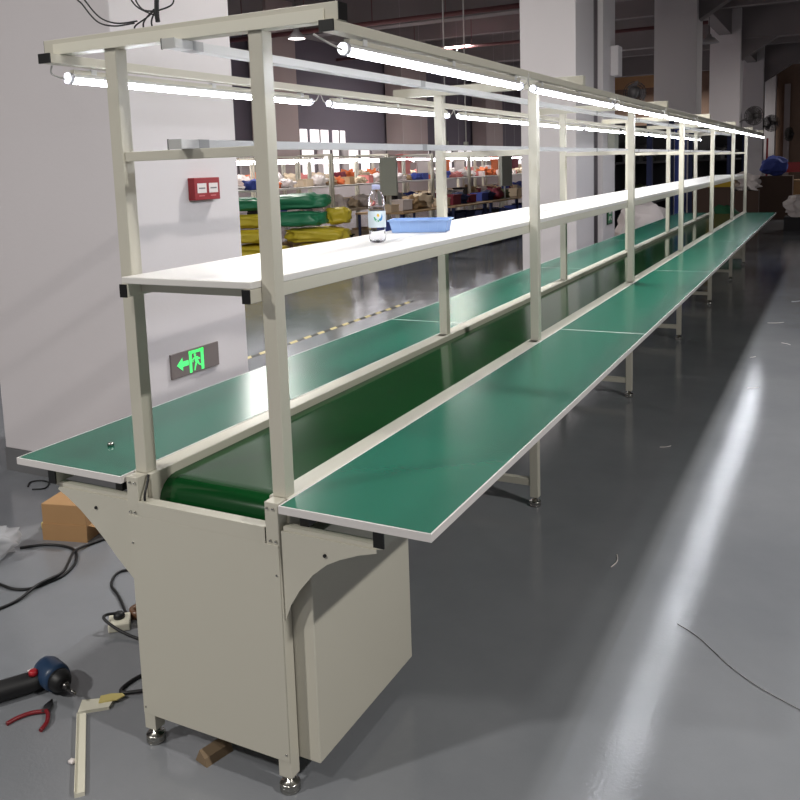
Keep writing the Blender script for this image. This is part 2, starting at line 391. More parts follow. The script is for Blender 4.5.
# end panel
m = MB().box(-.2515, .2515, -.0405, -.0385, .094, .69).box(-.2125, .2125, -.0405, -.0385, .69, .733).box(-.2125, .2125, -.0385, -.005, .731, .733)
ep = part(m, 'end_panel', M['beige'], bevel=.0006)
for x, z in ((-.243, .115), (.243, .115), (-.228, .70), (.228, .70), (-.245, .70), (.245, .70), (-.24, .785), (-.222, .785), (.222, .785), (.24, .785), (.243, .61), (-.243, .61)):
    MB().cyl((x, -.0430, z), (x, -.038, z), .0028, n=8).build('screw', M['chrome'], ep)
part(B(-.2515, .2515, YEND-.003, YEND-.001, .082, .70), 'end_panel', M['beige'])
# brackets
def arc(s_, pts): return [(s_*x, z) for x, z in pts]
for s_, curve in ((1, [(.530, .718), (.48, .704), (.426, .682), (.388, .662), (.345, .626), (.304, .577), (.275, .532), (.256, .485)]),
                  (-1, [(.536, .718), (.50, .700), (.45, .668), (.40, .628), (.36, .592), (.32, .550), (.285, .518), (.256, .492)])):
    m = MB().prism(arc(s_, curve+[(.256, .727), (.530, .727)]), -.032, -.030)
    a, b = sorted((s_*.256, s_*.530)); m.box(a, b, -.030, -.008, .7255, .727)
    br = part(m, 'table_bracket', M['beige'])
    MB().cyl((s_*.385, -.036, .686), (s_*.385, -.031, .686), .0045, n=10).build('bolt', M['rubber'], br)
# drive cabinet under the right table
m = MB().box(.20, .318, .004, .545, .082, .70)
cb = part(m, 'drive_cabinet', M['beige'], bevel=.003)
part(B(-.24, -.20, .03, .54, .20, .69), 'drive_side_plate', M['beige'])
# black cable coming down the left leg
part(MB().tube([(-.203, -.004, .80), (-.200, -.014, .78), (-.196, -.03, .755), (-.194, -.034, .736)], .0035), 'belt_motor_cable', M['rubber'])
# tube lights
def tube_light(x):
    def half(a0, a1, r, n):   # an open run of the tube wall, angles measured from straight down
        m = MB(); P = []
        for k in range(n+1):
            a = a0+(a1-a0)*k/n; P.append([m.bm.verts.new((x+r*math.sin(a), y, 1.896-r*math.cos(a))) for y in (.055, 1.255)])
        for k in range(n): m.bm.faces.new((P[k][0], P[k+1][0], P[k+1][1], P[k][1])).smooth = True
        return m
    A = math.radians(98)
    t = half(-A, A, .0142, 16).build('tube_light', M['tube'], line)
    half(A, 2*PI-A, .0144, 10).build('tube_housing', M['alu'], t)
    MB().box(x-.008, x+.008, .06, 1.25, 1.909, 1.9205).build('light_base', M['beige'], t)
    for y in (.12, .65, 1.19): MB().box(x-.010, x+.010, y, y+.02, 1.9100, 1.9255).build('mounting_clip', M['alu'], t)
    for y in (.035, 1.2552):
        MB().lathe([(0, 0), (.011, .0), (.0155, .005), (.0155, .0195), (0, .0195)], 16, (x, y, 1.896), 'y').build('end_cap', M['clear_cap'], t)
    w = MB().tube([(x, 1.275, 1.893), (x+.012, 1.30, 1.905), (x+.02, 1.31, 1.935), (x+.012, 1.325, 1.94), (x, 1.37, 1.905), (x, 1.407, 1.893)], .0022, n=6)
    w.build('link_wire', M['wire_white'], t)
    return t
for x in (-.44, .45):
    t0 = tube_light(x)
    for k in range(1, 9):
        c = t0.copy(); C.objects.link(c); c.location.y += 1.372*k
        for ch in [q for q in bpy.data.objects if q.parent is t0]:
            if k == 8 and ch.name.startswith('link_wire'): continue
            d = ch.copy(); C.objects.link(d); d.parent = c
    part(MB().tube([(x, .036, 1.893), (x-.012, .0, 1.905), (x-.03*(1 if x > 0 else -1), -.035, 1.922)], .0025), 'feed_wire', M['wire_white'])

# wires hanging from the ceiling onto the end beam
g = empty('ceiling_cable_drop', (-.08, .02, 1.995), 0, 'bundle of dark cables dropping from the ceiling onto the end beam', 'cables')
MB().tube([(.0, 0, .012), (.0, 0, .06), (.012, .01, .25), (.02, .0, 1.2), (.02, 0, CEIL-2.0)], .006).build('main_cable', M['rubber'], g)
for pts in ([(-.08, 0, .002), (-.075, 0, .012), (-.03, 0, .03), (.0, 0, .05)],
            [(-.05, 0, .002), (-.045, 0, .02), (-.01, 0, .045)],
            [(-.02, 0, .002), (-.02, 0, .02), (.0, 0, .05)],
            [(-.08, .0, .018), (-.16, .01, .02), (-.23, .02, .04), (-.28, .02, .09), (-.33, .03, .14), (-.5, .05, .4)],
            [(-.07, .0, .022), (-.15, .01, .026), (-.22, .02, .05), (-.27, .02, .10), (-.32, .03, .15), (-.48, .05, .42)],
            [(-.01, 0, .03), (-.07, 0, .06), (-.10, 0, .11), (-.12, 0, .2), (-.12, 0, .5)],
            [(.0, 0, .04), (-.05, 0, .05), (-.08, 0, .1), (-.10, 0, .2), (-.05, 0, .5)],
            [(.0, 0, .04), (.05, 0, .05), (.055, 0, .08), (.04, 0, .16), (.0, 0, .1), (.03, 0, .3)]):
    MB().tube(pts, .0022, n=6).build('cable', M['rubber'], g)

# ---------------------------------------------------------------- things on the line
bt = empty('water_bottle', (.005, .985, 1.357), .3, 'small clear plastic water bottle with a lilac cap on the white shelf', 'bottle')
MB().lathe([(0, .004), (.02, .0), (.029, .006), (.031, .02), (.029, .035), (.031, .05), (.031, .115), (.029, .13), (.031, .14), (.0275, .165), (.018, .185), (.0125, .192), (.0125, .205), (.0115, .205), (.0115, .191),
            (.017, .183), (.026, .164), (.0295, .14), (.0295, .02), (.027, .008), (0, .006)], 28).build('bottle_body', M['clear'], bt)
lb = MB().lathe([(.0316, .055), (.0318, .056), (.0318, .112), (.0316, .113)], 32).build('label', M['label_white'], bt)
def on_cyl(pts, r, m, nm):
    mb = MB(); vs_ = [mb.bm.verts.new((r*math.cos(a), r*math.sin(a), z)) for a, z in pts]; mb.bm.faces.new(vs_); return mb.build(nm, m, lb)
for A0 in (-1.2,):
    on_cyl([(A0-.55, .093), (A0-.42, .081), (A0-.2, .075), (A0+.05, .076), (A0+.15, .082), (A0-.08, .081), (A0-.28, .086), (A0-.42, .093)], .0322, M['swirl_green'], 'label_swirl')
    on_cyl([(A0+.0, .086), (A0+.2, .077), (A0+.42, .082), (A0+.5, .094), (A0+.42, .105), (A0+.33, .094), (A0+.2, .087)], .0322, M['swirl_blue'], 'label_swirl')
    on_cyl([(A0-.18, .098), (A0-.05, .091), (A0+.12, .097), (A0+.02, .104), (A0-.12, .104)], .0322, M['swirl_yellow'], 'label_swirl')
MB().lathe([(0, .207), (.0145, .207), (.015, .204), (.015, .19), (.0125, .19)], 24).build('cap', M['cap_lilac'], bt)

def tray(name, w, d, h, m, parent=None, rim=.006, th=.003, ribs=True):
    mb = MB(); k = .9
    for (x0, x1, y0, y1) in ((-w/2, w/2, -d/2, -d/2+th), (-w/2, w/2, d/2-th, d/2), (-w/2, -w/2+th, -d/2, d/2), (w/2-th, w/2, -d/2, d/2)):
        mb.box(x0, x1, y0, y1, 0, h)
    mb.box(-w/2, w/2, -d/2, d/2, 0, th)
    for (x0, x1, y0, y1) in ((-w/2-rim, w/2+rim, -d/2-rim, -d/2), (-w/2-rim, w/2+rim, d/2, d/2+rim), (-w/2-rim, -w/2, -d/2, d/2), (w/2, w/2+rim, -d/2, d/2)):
        mb.box(x0, x1, y0, y1, h-.006, h)
    if ribs:
        for i in range(1, 6):
            x = -w/2+w*i/6; mb.box(x-.002, x+.002, -d/2-.002, -d/2, .0, h-.006); mb.box(x-.002, x+.002, d/2, d/2+.002, 0, h-.006)
        for i in range(1, 4):
            y = -d/2+d*i/4; mb.box(w/2, w/2+.002, y-.002, y+.002, 0, h-.006); mb.box(-w/2-.002, -w/2, y-.002, y+.002, 0, h-.006)
    for v in mb.bm.verts:
        s = k+(1-k)*v.co.z/h; v.co.x *= s; v.co.y *= s
    return mb.build(name, m, parent)
tr = tray('parts_tray', .245, .13, .052, M['blue_bin']); tr.location = (-.055, 1.47, 1.3572); tr.rotation_euler.z = .28
tag(tr, 'light blue plastic parts tray beside the bottle on the white shelf', 'tray')
cp = MB().lathe([(0, 0), (.009, 0), (.010, .002), (.010, .008), (.007, .011), (0, .011)], 14).build('bottle_cap', M['chrome'], loc=(-.494, .141, .8006))
tag(cp, 'tiny shiny metal cap lying on the left green tabletop', 'cap')

# ---------------------------------------------------------------- signs on the big pillar
PX = -1.627
g = empty('exit_sign', (PX, 1.829, .616), 0, 'grey exit sign with glowing green arrow and running figure, low on the broad pillar', 'sign')
MB().box(.0005, .012, -.193, .193, -.067, .067).build('sign_plate', M['sign_grey'], g, .002)
X0, X1 = .0122, .0135
# left-pointing arrow
MB().prism([(-.152, 0), (-.108, .036), (-.108, .014), (-.062, .014), (-.062, -.014), (-.108, -.014), (-.108, -.036)], X0, X1, 'yz').build('arrow', M['sign_green'], g)
m = MB()
ya, yb2, za, zb2 = -.055, .062, -.060, .058
m.box(X0, X1, ya, ya+.02, za, zb2).box(X0, X1, yb2-.022, yb2, za, zb2).box(X0, X1, ya, yb2, zb2-.016, zb2)
m.build('door_mark', M['sign_green'], g)
# the figure: head, torso, limbs
m = MB()
m.cyl((X0, -.008, .031), (X1, -.008, .031), .0085, n=14)
m.prism([(-.013, .021), (.012, .019), (.016, -.004), (.002, -.012), (-.010, -.004)], X0, X1, 'yz')
m.prism([(.010, .019), (.034, .006), (.031, -.001), (.008, .009)], X0, X1, 'yz')
m.prism([(-.012, .021), (-.031, .009), (-.029, -.007), (-.023, -.006), (-.024, .006), (-.010, .013)], X0, X1, 'yz')
m.prism([(.016, -.004), (.026, -.022), (.040, -.030), (.037, -.037), (.020, -.029), (.006, -.012)], X0, X1, 'yz')
m.prism([(-.004, -.006), (.008, -.012), (-.004, -.034), (-.012, -.055), (-.020, -.053), (-.014, -.032)], X0, X1, 'yz')
m.build('running_figure_mark', M['sign_green'], g)
g = empty('fire_alarm_box', (PX, 1.972, 1.541), 0, 'red box with two white panels, high on the broad pillar', 'sign box')
MB().box(.0005, .045, -.105, .105, -.06, .06).build('box_body', M['red'], g, .003)
for y in (-.045, .05):
    p = MB().box(.0452, .0462, y-.037, y+.037, -.022, .03).build('white_panel', M['paper'], g)
    MB().box(.0463, .0467, y-.026, y+.026, 0, .007).build('print_line', M['grey_text'], p)
    MB().box(.0452, .0457, y-.026, y+.02, -.040, -.034).build('print_line', M['pink_text'], g)
# sign on the pale pillar behind
g = empty('safety_sign', (-1.626, 11.32, .80), 0, 'small green safety sign with white arrows on the pale pillar', 'sign')
MB().box(.0005, .012, -.16, .16, -.14, .14).build('sign_plate', M['dk_green'], g)
MB().box(.0122, .014, -.13, .13, -.115, .115).build('sign_face', M['safe_green'], g)
m = MB()
for a in range(4):
    c, s = math.cos(a*PI/2+PI/4), math.sin(a*PI/2+PI/4)
    f = lambda r, t: (r*c-t*s, r*s+t*c)
    m.prism([f(.02, 0), f(.07, .035), f(.07, .015), f(.11, .015), f(.11, -.015), f(.07, -.015), f(.07, -.035)], .0142, .0155, 'yz')
m.build('arrow_marks', M['paper'], g)
g = tag(MB().box(-.0, .10, -.13, .13, -.16, .16).build('junction_box', M['grey_dark'], loc=(-1.625, 11.35, 1.95)), 'small grey junction box on the pale pillar above the green sign', 'junction box')
tag(MB().box(0, .12, -.13, .13, -.22, .22).build('wall_cabinet', M['paint'], loc=(-1.625, 11.5, 3.1), bevel=.01), 'white metal cabinet high on the pale pillar', 'cabinet')

# ---------------------------------------------------------------- fans and lamps
def wall_fan(loc, rz, label, size=.33, al=.70, w=.009):
    g = empty('wall_fan', loc, 0, label, 'fan', 'wall fans on the pillar row')
    mt = Matrix.Rotation(rz, 4, 'Z')
    MB().tube([(-al, 0, -.42*al), (-al+.02, 0, -.2), (-al*.75, 0, -.14), (-al*.4, 0, -.14), (-.02, 0, -.02)], .025).xf(mt).build('arm', M['fan_dark'], g)
    MB().lathe([(0, -.16), (.07, -.16), (.09, -.1), (.08, 0), (0, 0)], 16, axis='y').xf(mt).build('motor', M['fan_dark'], g)
    m = MB()
    for r in (size, size*.8, size*.6, size*.4, size*.2):
        for yy_, rr in ((.0, r*.95), (.14, r*.9)):
            n = 28; pts = [(rr*math.cos(t*2*PI/n), yy_, rr*math.sin(t*2*PI/n)) for t in range(n+1)]
            m.tube(pts, w, n=5, smooth_steps=0)
    for t in range(20):
        a = t*2*PI/20; c_, s_ = math.cos(a), math.sin(a)
        m.tube([(.05*c_, -.0, .05*s_), (size*c_*.97, .02, size*s_*.97), (size*c_, .07, size*s_), (size*c_*.92, .13, size*s_*.92), (.04*c_, .15, .04*s_)], w*.7, n=5, smooth_steps=0)
    m.xf(mt).build('cage', M['fan_dark'], g)
    for k in range(3):
        a = k*2*PI/3; m = MB().prism([(.03, -.03), (size*.8, -.13), (size*.85, .05), (.03, .05)], .055, .062, 'xz')
        m.xf(mt @ Matrix.Rotation(a, 4, 'Y') @ Matrix.Rotation(.0, 4, 'X')).build('blade', M['mesh_grey'], g)
    return g
wall_fan((-1.17, 30.4, 3.0), .6, 'dark wall fan reaching out above the line end, nearer of two open fans', .33, .55, .012)
wall_fan((-1.28, 40.4, 3.06), .5, 'dark wall fan beyond the first one, second of the three far fans', .38, .5, .012)
wall_fan((-.75, 45.6, 2.65), 1.2, 'dark wall fan turned away, farthest and rightmost of the fans', .35, .6, .014)
wall_fan((-1.29, 11.5, 2.62), .1, 'small dark wall fan on the pale pillar, just above the light row', .17, .32, .004)
def high_bay(loc, label, r=.26, lit=True):
    g = empty('high_bay_lamp', loc, 0, label, 'ceiling lamp')
    MB().lathe([(0, .26), (.06, .26), (.08, .18), (r*.55, .14), (r, 0), (r-.01, 0), (r*.5, .13), (0, .15)], 28).build('lamp_shade', M['lampshade'], g)
    if lit: MB().lathe([(0, .005), (r*.85, .005), (r*.85, .02), (0, .02)], 24).build('bulb', M['lamp_glow'], g)
    MB().cyl((0, 0, .26), (0, 0, CEIL-loc[2]), .01, n=8).build('hanging_rod', M['fan_dark'], g)
high_bay((-10.6, 16.5, 4.86), 'lit dome lamp hanging left, seen under the end beam', .24)
high_bay((-2.1, 25.75, 5.0), 'unlit dark dome lamp hanging between two grey pillars', .3, False)


# ---------------------------------------------------------------- left floor clutter
g = empty('cardboard_carton', (-1.60, .93, 0), .26, 'small brown cardboard carton standing on the floor under the left table', 'box')
MB().box(-.11, .11, -.09, .08, .0, .17).build('box_body', M['cardboard'], g, .003)
MB().box(-.112, .112, -.094, -.0905, .0, .078).build('front_flap', M['cardboard'], g)
MB().prism([(-.11, -.09), (.11, -.09), (.085, .02), (-.085, .02)], 0, .002, 'xy').xf(Matrix.Translation((0, 0, .1705)) @ Matrix.Rotation(.12, 4, 'X')).build('lid_flap', M['cardboard'], g)
m = MB().prism([(0, 0), (.15, 0), (.12, .07), (.03, .07)], 0, .002, 'yz').xf(Matrix.Translation((.113, -.08, .075)) @ Matrix.Rotation(2.0, 4, 'Y')); m.build('side_flap', M['cardboard'], g)
tag(MB().lathe([(.028, 0), (.04, 0), (.04, .022), (.028, .022), (.028, 0)], 20, (-1.775, .93, 0)).build('tape_roll', M['yellow_glue']), 'yellowish tape roll lying left of the brown carton', 'tape')
tag(MB().lathe([(.022, 0), (.036, 0), (.036, .03), (.022, .03), (.022, 0)], 20, (-.79, .49, 0)).build('tape_roll', M['brown_tape']), 'brown tape roll beside the white socket block', 'tape')
m = MB().blob((0, 0, .06), (.22, .26, .12), 3, .5, .8, freq=3.5, flat=.001)
o = m.build('plastic_bag', M['plastic_bag'], loc=(-1.75, .57, 0)); tag(o, 'crumpled thin clear plastic bag on the floor at the left edge', 'bag')
for pts, lab, r in (([(-1.70, .70, .006), (-1.622, .767, .006), (-1.525, .792, .006), (-1.442, .775, .006), (-1.358, .703, .006), (-1.31, .607, .006), (-1.315, .531, .006), (-1.341, .456, .006), (-1.409, .427, .006), (-1.518, .433, .006), (-1.7, .42, .006)], 'black cable running from the clear bag in a loop across the left floor', .006),
                    ([(-1.30, 1.15, .006), (-1.40, .95, .006), (-1.437, .825, .01), (-1.419, .748, .018), (-1.363, .671, .018), (-1.311, .588, .018), (-1.318, .484, .018), (-1.304, .37, .008), (-1.321, .281, .006), (-1.36, .18, .006)], 'black cable coming from behind the carton, laid over the looped cable', .006),
                    ([(-2.307, 1.24, .005), (-2.35, 1.29, .005), (-2.318, 1.33, .005), (-2.249, 1.325, .005), (-2.20, 1.26, .005), (-2.25, 1.22, .005)], 'short black wire curl on the floor before the pillar', .004)):
    tag(MB().tube(pts, r).build('power_cable', M['rubber']), lab, 'cable')
# socket with plug
g = empty('socket_block', (-.80, .40, 0), .75, 'white plastic socket block with a black plug on the floor', 'socket')
MB().box(-.038, .038, -.042, .042, 0, .030).build('socket_body', M['pvc_white'], g, .005)
MB().lathe([(0, .0305), (.020, .0305), (.020, .042), (.012, .052), (0, .052)], 16, (0, .008, 0)).build('plug', M['rubber'], g)
rz = Matrix.Rotation(-.75, 4, 'Z') @ Matrix.Translation((.80, -.40, 0))
MB().tube([(-.80, .41, .048), (-.835, .375, .05), (-.825, .355, .045), (-.76, .355, .02), (-.66, .355, .008), (-.52, .36, .008)], .0055).xf(rz).build('plug_cable', M['rubber'], g)
MB().tube([(-.80, .45, .015), (-.844, .475, .006), (-.915, .524, .006), (-.976, .564, .006), (-1.047, .603, .006), (-1.094, .654, .006), (-1.113, .711, .006), (-1.07, .75, .006), (-.95, .80, .006)], .0055).xf(rz).build('feed_cable', M['rubber'], g)
tag(MB().tube([(-.40, .26, .006), (-.46, .26, .006), (-.50, .19, .006), (-.505, .12, .006), (-.48, .10, .008), (-.42, .137, .010), (-.36, .18, .008)], .006).build('power_cable', M['rubber']), 'black cable loop beside the lower left foot of the conveyor', 'cable')
# drill
g = empty('cordless_drill', (-.725, .035, 0), 0, 'dark blue cordless drill with a red switch lying on the left floor', 'power tool')
mt = Matrix.Translation((0, 0, .048)) @ Matrix.Rotation(-.28, 4, 'Z') @ Matrix.Scale(1.12, 4)
def g_part(m, nm, ma, bevel=0): return m.xf(mt).build(nm, ma, g, bevel)
g_part(MB().lathe([(0, -.05), (.022, -.05), (.034, -.042), (.040, -.02), (.040, .03), (.036, .045), (0, .046)], 20, axis='x'), 'tool_body', M['drill_blue'])
g_part(MB().lathe([(0, .0462), (.032, .0462), (.032, .058), (.024, .075), (.018, .082), (0, .082)], 20, axis='x'), 'gear_head', M['rubber'])
g_part(MB().lathe([(0, .082), (.011, .082), (.009, .10), (0, .10)], 12, axis='x').cyl((.10, 0, 0), (.145, 0, 0), .0035, n=8), 'drill_bit', M['steel'])
def seg(p0, p1, r0, r1): return MB().cyl(p0, p1, r0, r1, n=14)
mt2 = mt
g_part(MB().tube([(-.015, -.015, -.010), (-.022, -.05, -.012), (-.034, -.09, -.012), (-.05, -.14, -.012), (-.066, -.19, -.010)], .029, n=14), 'grip', M['rubber'])
g_part(MB().lathe([(0, 0), (.013, 0), (.013, .010), (.009, .014), (0, .014)], 14, (-.012, -.045, .013)), 'switch', M['red_plastic'])
g_part(MB().box(-.040, -.022, -.050, -.034, .010, .0165), 'tool_badge', M['paper'])
# pliers
g = empty('pliers', (-.632, -.07, 0), .55, 'pliers with two dark red handles lying on the left floor', 'pliers')
MB().tube([(0, 0, .008), (-.04, -.003, .008), (-.075, -.02, .007), (-.10, -.045, .006)], .0065).build('handle', M['plier_red'], g)
MB().tube([(0.003, -.004, .012), (.015, -.025, .012), (.022, -.06, .01), (.014, -.09, .006)], .0065).build('handle', M['plier_red'], g)
MB().box(-.012, .014, -.006, .03, .003, .014).prism([(-.010, .03), (.012, .03), (.004, .055), (-.001, .055)], .004, .013, 'xy').build('jaws', M['steel'], g, .002)
# white strip pieces
g = tag(MB().box(-.013, .013, 0, .355, 0, .012).box(-.013, -.011, 0, .355, .012, .018).build('trunking_strip', M['pvc_white'], loc=(-.258, -.280, 0)), 'off-white strip of trunking lying on the floor left of the end panel', 'strip')
g.rotation_euler.z = .815
g = empty('broken_trunking', (-.525, .012, 0), .62, 'broken off-white trunking piece with a yellowish torn edge at the strip top', 'strip')
MB().prism([(-.035, -.03), (.055, -.022), (.065, .025), (-.035, .03)], 0, .010, 'xy').build('plate', M['pvc_white'], g)
MB().prism([(.02, .0), (.075, .005), (.095, .022), (.085, .036), (.05, .040), (.02, .034)], .0102, .014, 'xy').build('torn_edge', M['yellow_glue'], g)
tag(MB().blob((0, 0, .006), (.022, .018, .012), 4, .4, .8, sub=2, flat=0).build('paper_scrap', M['paper'], loc=(-.381, -.195, 0)), 'tiny white paper scrap beside the trunking strip', 'scrap')
# wood wedge beneath the panel
m = MB().prism([(-.028, 0), (.024, 0), (.016, .022), (-.006, .040)], 0, .09, 'xz'); o = m.build('wood_offcut', M['wood'], loc=(-.045, -.045, 0)); o.rotation_euler.z = -.25
tag(o, 'small rough wood offcut on the floor beneath the end panel', 'wood piece')
# floor tape, wire and scraps on the aisle
tag(B(-3.14, -3.08, 2.4, 7.5, 0, .002).build('hazard_tape', M['hazard']), 'black and yellow striped tape stuck on the floor behind the pillar', 'floor tape')
tag(MB().tube([(1.02, 1.22, .003), (1.10, 1.16, .003), (1.22, 1.02, .003), (1.33, .93, .004), (1.5, .84, .003)], .0016, n=5).build('thin_wire', M['steel']), 'thin stray wire lying across the grey aisle floor', 'wire')
random.seed(11)
for (x, y, a, l) in ((.71, 1.55, 1.2, .12), (.62, 3.1, .3, .07), (.95, 4.6, .2, .08), (.90, 7.2, .1, .16), (1.05, 8.6, .4, .12), (1.15, 6.2, 2.0, .1), (.88, 5.6, .5, .06), (1.2, 10.5, .3, .12), (1.0, 13.0, 0, .2)):
    pts = [(x+l*t*math.cos(a+.4*t), y+l*t*math.sin(a+.4*t), .003) for t in (0, .4, .7, 1)]
    tag(MB().tube(pts, .002, n=5).build('floor_scrap', M['paper']), 'thin pale scrap of thread lying on the aisle floor', 'scrap', 'pale scraps on the aisle floor')

# ---------------------------------------------------------------- pallet of sacks behind the pillar
def place(pts_loc, rz, o): o.location = pts_loc; o.rotation_euler.z = rz
g = empty('pallet', (-6.8, 10.2, 0), 0.46, 'wooden pallet under the pile of green and yellow sacks', 'pallet')
for y in (-.55, -.28, 0, .28, .55): MB().box(-1.15, 1.15, y-.06, y+.06, .11, .13).build('deck_board', M['wood'], g)
for x in (-1.1, 0, 1.02): MB().box(x, x+.1, -.6, .6, 0, .11).build('bearer', M['wood'], g)
SACK = [(-.55, -.15, .27, 1.25, .7, .28, 'yellow', 'bottom yellow sack at the left of the sack pile'),
        (.60, -.15, .27, 1.20, .7, .28, 'yellow', 'bottom yellow sack at the right of the sack pile'),
        (-.62, -.12, .52, 1.15, .7, .24, 'yellow', 'yellow sack in the second layer, left, with a creased end'),
        (.55, -.12, .52, 1.30, .7, .25, 'yellow', 'long yellow sack in the second layer, right'),
        (-.70, -.1, .76, 1.0, .65, .24, 'yellow', 'yellow sack in the third layer, left, under the green ones'),
        (.90, .05, .80, .50, .60, .30, 'yellow', 'short round yellow sack end behind the green sacks, right'),
        (.22, -.18, .78, 1.15, .6, .27, 'green', 'lower green sack bulging over the long yellow sack'),
        (-.75, -.05, 1.03, 1.0, .6, .24, 'green', 'upper green sack at the left, half hidden by the pillar'),
        (.20, -.1, 1.05, 1.35, .62, .27, 'green', 'topmost long green sack of the sack pile')]
for i, (x, y, z, w, d, h, c, lab) in enumerate(SACK):
    m = MB().blob((0, 0, 0), (w*.83, d*.9, h*.92), i+2, .24, .62, freq=2.2, sub=4)
    o = m.build('woven_sack', M['sack_'+c]); v = Matrix.Rotation(.46, 4, 'Z') @ Vector((x*.98, y, 0))
    o.location = (-6.8+v.x, 10.2+v.y, z+.02+(z-.27)*.06); o.rotation_euler.z = .46+random.uniform(-.1, .1)
    tag(o, lab, 'sack')

# ---------------------------------------------------------------- the workshop lines behind
def bench_proto():
    g = empty('far_workbench', (0, 0, 0))
    for x in (-.4, .4):
        for y in (.05, 2.35): MB().box(x-.02, x+.02, y-.02, y+.02, 0, 1.9).build('upright', M['beige'], g)
    MB().box(-.55, .55, .02, 2.38, .76, .80).build('tabletop', M['c_cream'], g)
    MB().box(-.36, .36, .02, 2.38, 1.27, 1.30).build('shelf', M['white_board'], g)
    MB().box(-.42, .42, .03, .07, 1.9, 1.94).build('cross_beam', M['beige'], g)
    for x in (-.3, .3):
        MB().box(x-.015, x+.015, .1, 2.3, 1.88, 1.90).build('light_rail', M['beige'], g)
        MB().cyl((x, .15, 1.815), (x, 2.25, 1.815), .013, n=8).build('tube_light', M['far_tube'], g)
    return g
BP = None
ROWS = [(-8.0, [10.6+2.4*k for k in range(11)], 'nearer'), (-11.0, [12+2.4*k for k in range(11)], 'farther')]
for X, ysr, nm in ROWS:
    for i, y in enumerate(ysr):
        g = bench_proto() if BP is None else copy_tree(BP)
        if BP is None: BP = g
        g.location = (X, y, 0)
        tag(g, 'beige lit workbench with shelf, one unit of the %s workshop line at the left' % nm, 'workbench', '%s line of workshop benches' % nm)
random.seed(7)
PROTO = {}
def goods(kind, colr, X, y, z, sc, where, rz=0):
    key = (kind, colr)
    if key not in PROTO:
        if kind == 'cloth_bundle': m = MB().blob((0, 0, .13), (.5, .46, .30), len(PROTO)+1, 1.0, .95, freq=2.6, flat=0)
        elif kind == 'storage_bin':
            m = MB(); w, d, h = .5, .36, .26
            for bx in ((-w/2, w/2, -d/2, -d/2+.02), (-w/2, w/2, d/2-.02, d/2), (-w/2, -w/2+.02, -d/2, d/2), (w/2-.02, w/2, -d/2, d/2)): m.box(*bx, 0, h)
            m.box(-w/2, w/2, -d/2, d/2, 0, .02).box(-w/2-.02, w/2+.02, -d/2-.02, -d/2, h-.03, h).box(-w/2-.02, w/2+.02, d/2, d/2+.02, h-.03, h)
        else: m = MB().box(-.2, .2, -.15, .15, 0, .24).box(-.2, -.01, -.15, .15, .242, .248).box(.01, .2, -.15, .15, .242, .248)
        o = m.build(kind, M['c_'+colr] if ('c_'+colr) in M else M[colr]); PROTO[key] = o
    else: o = PROTO[key].copy(); C.objects.link(o)
    o.location = (X, y, z); o.rotation_euler.z = rz; o.scale = (sc, sc, sc*random.uniform(.8, 1.2))
    nice = kind.replace('_', ' ')
    tag(o, '%s %s %s' % (colr, nice, where), nice.split()[-1], '%s %ss %s' % (colr, nice, where))
    return o
pal_shelf = ['white', 'white', 'orange', 'pink', 'cream', 'white', 'blue', 'charcoal', 'tan']
pal_table = ['white', 'grey', 'charcoal', 'crimson', 'cream', 'olive', 'white', 'blue']
def row_goods(X, x_off, y0, y1, z, cols, kinds, smin, smax, where, step):
    y = y0
    while y < y1:
        sc = random.uniform(smin, smax); fy = (y-10.6) % 2.4
        if z > 0 or True: goods(random.choice(kinds), random.choice(cols), X+x_off+random.uniform(-.05, .05), y, z, sc, where, random.choice((0, PI/2, PI, -PI/2)))
        y += step*(sc/smax)+.04
row_goods(-8, 0, 10.9, 34, 1.301, ['white', 'white', 'cream', 'orange', 'white', 'pink', 'blue', 'tan', 'grey'], ['cloth_bundle', 'cloth_bundle', 'cardboard_box'], .45, .8, 'on the shelves of the nearer workshop line', .46)
row_goods(-8, .12, 10.9, 34, .801, ['white', 'grey', 'charcoal', 'crimson', 'cream', 'olive', 'white', 'blue', 'tan'], ['cloth_bundle', 'cloth_bundle', 'storage_bin'], .5, .85, 'on the tabletops of the nearer workshop line', .5)
row_goods(-8, .05, 11.2, 30, 0, ['blue', 'navy', 'charcoal', 'tan', 'cream'], ['storage_bin'], 1.0, 1.3, 'on the floor under the nearer workshop line', .85)
row_goods(-11, 0, 12.4, 37, 1.301, ['white', 'pink', 'orange', 'cream', 'crimson', 'white'], ['cloth_bundle'], .7, 1.1, 'on the shelves of the farther workshop line', .75)
# hanging garments and posters in the far workshop
for i, (y, c) in enumerate(((20.2, 'pink'), (21.4, 'white'), (23.0, 'orange'), (24.2, 'white'), (27.5, 'orange'), (28.6, 'orange'), (29.6, 'crimson'), (30.8, 'white'), (33, 'pink'), (35, 'white'))):
    m = MB().box(-.03, .03, -.35, .35, -.75, 0).box(-.025, .025, -.5, .5, -.25, -.02)
    o = m.build('hanging_garment', M['c_'+c], loc=(-9.6, y, 2.0), bevel=.02)
    MB().cyl((0, 0, 0), (0, 0, CEIL-2.0), .002, n=6).build('hanging_cord', M['wire_white'], o)
    tag(o, '%s garment hanging between the two far workshop lines' % c, 'garment', '%s garments hanging in the workshop' % c)
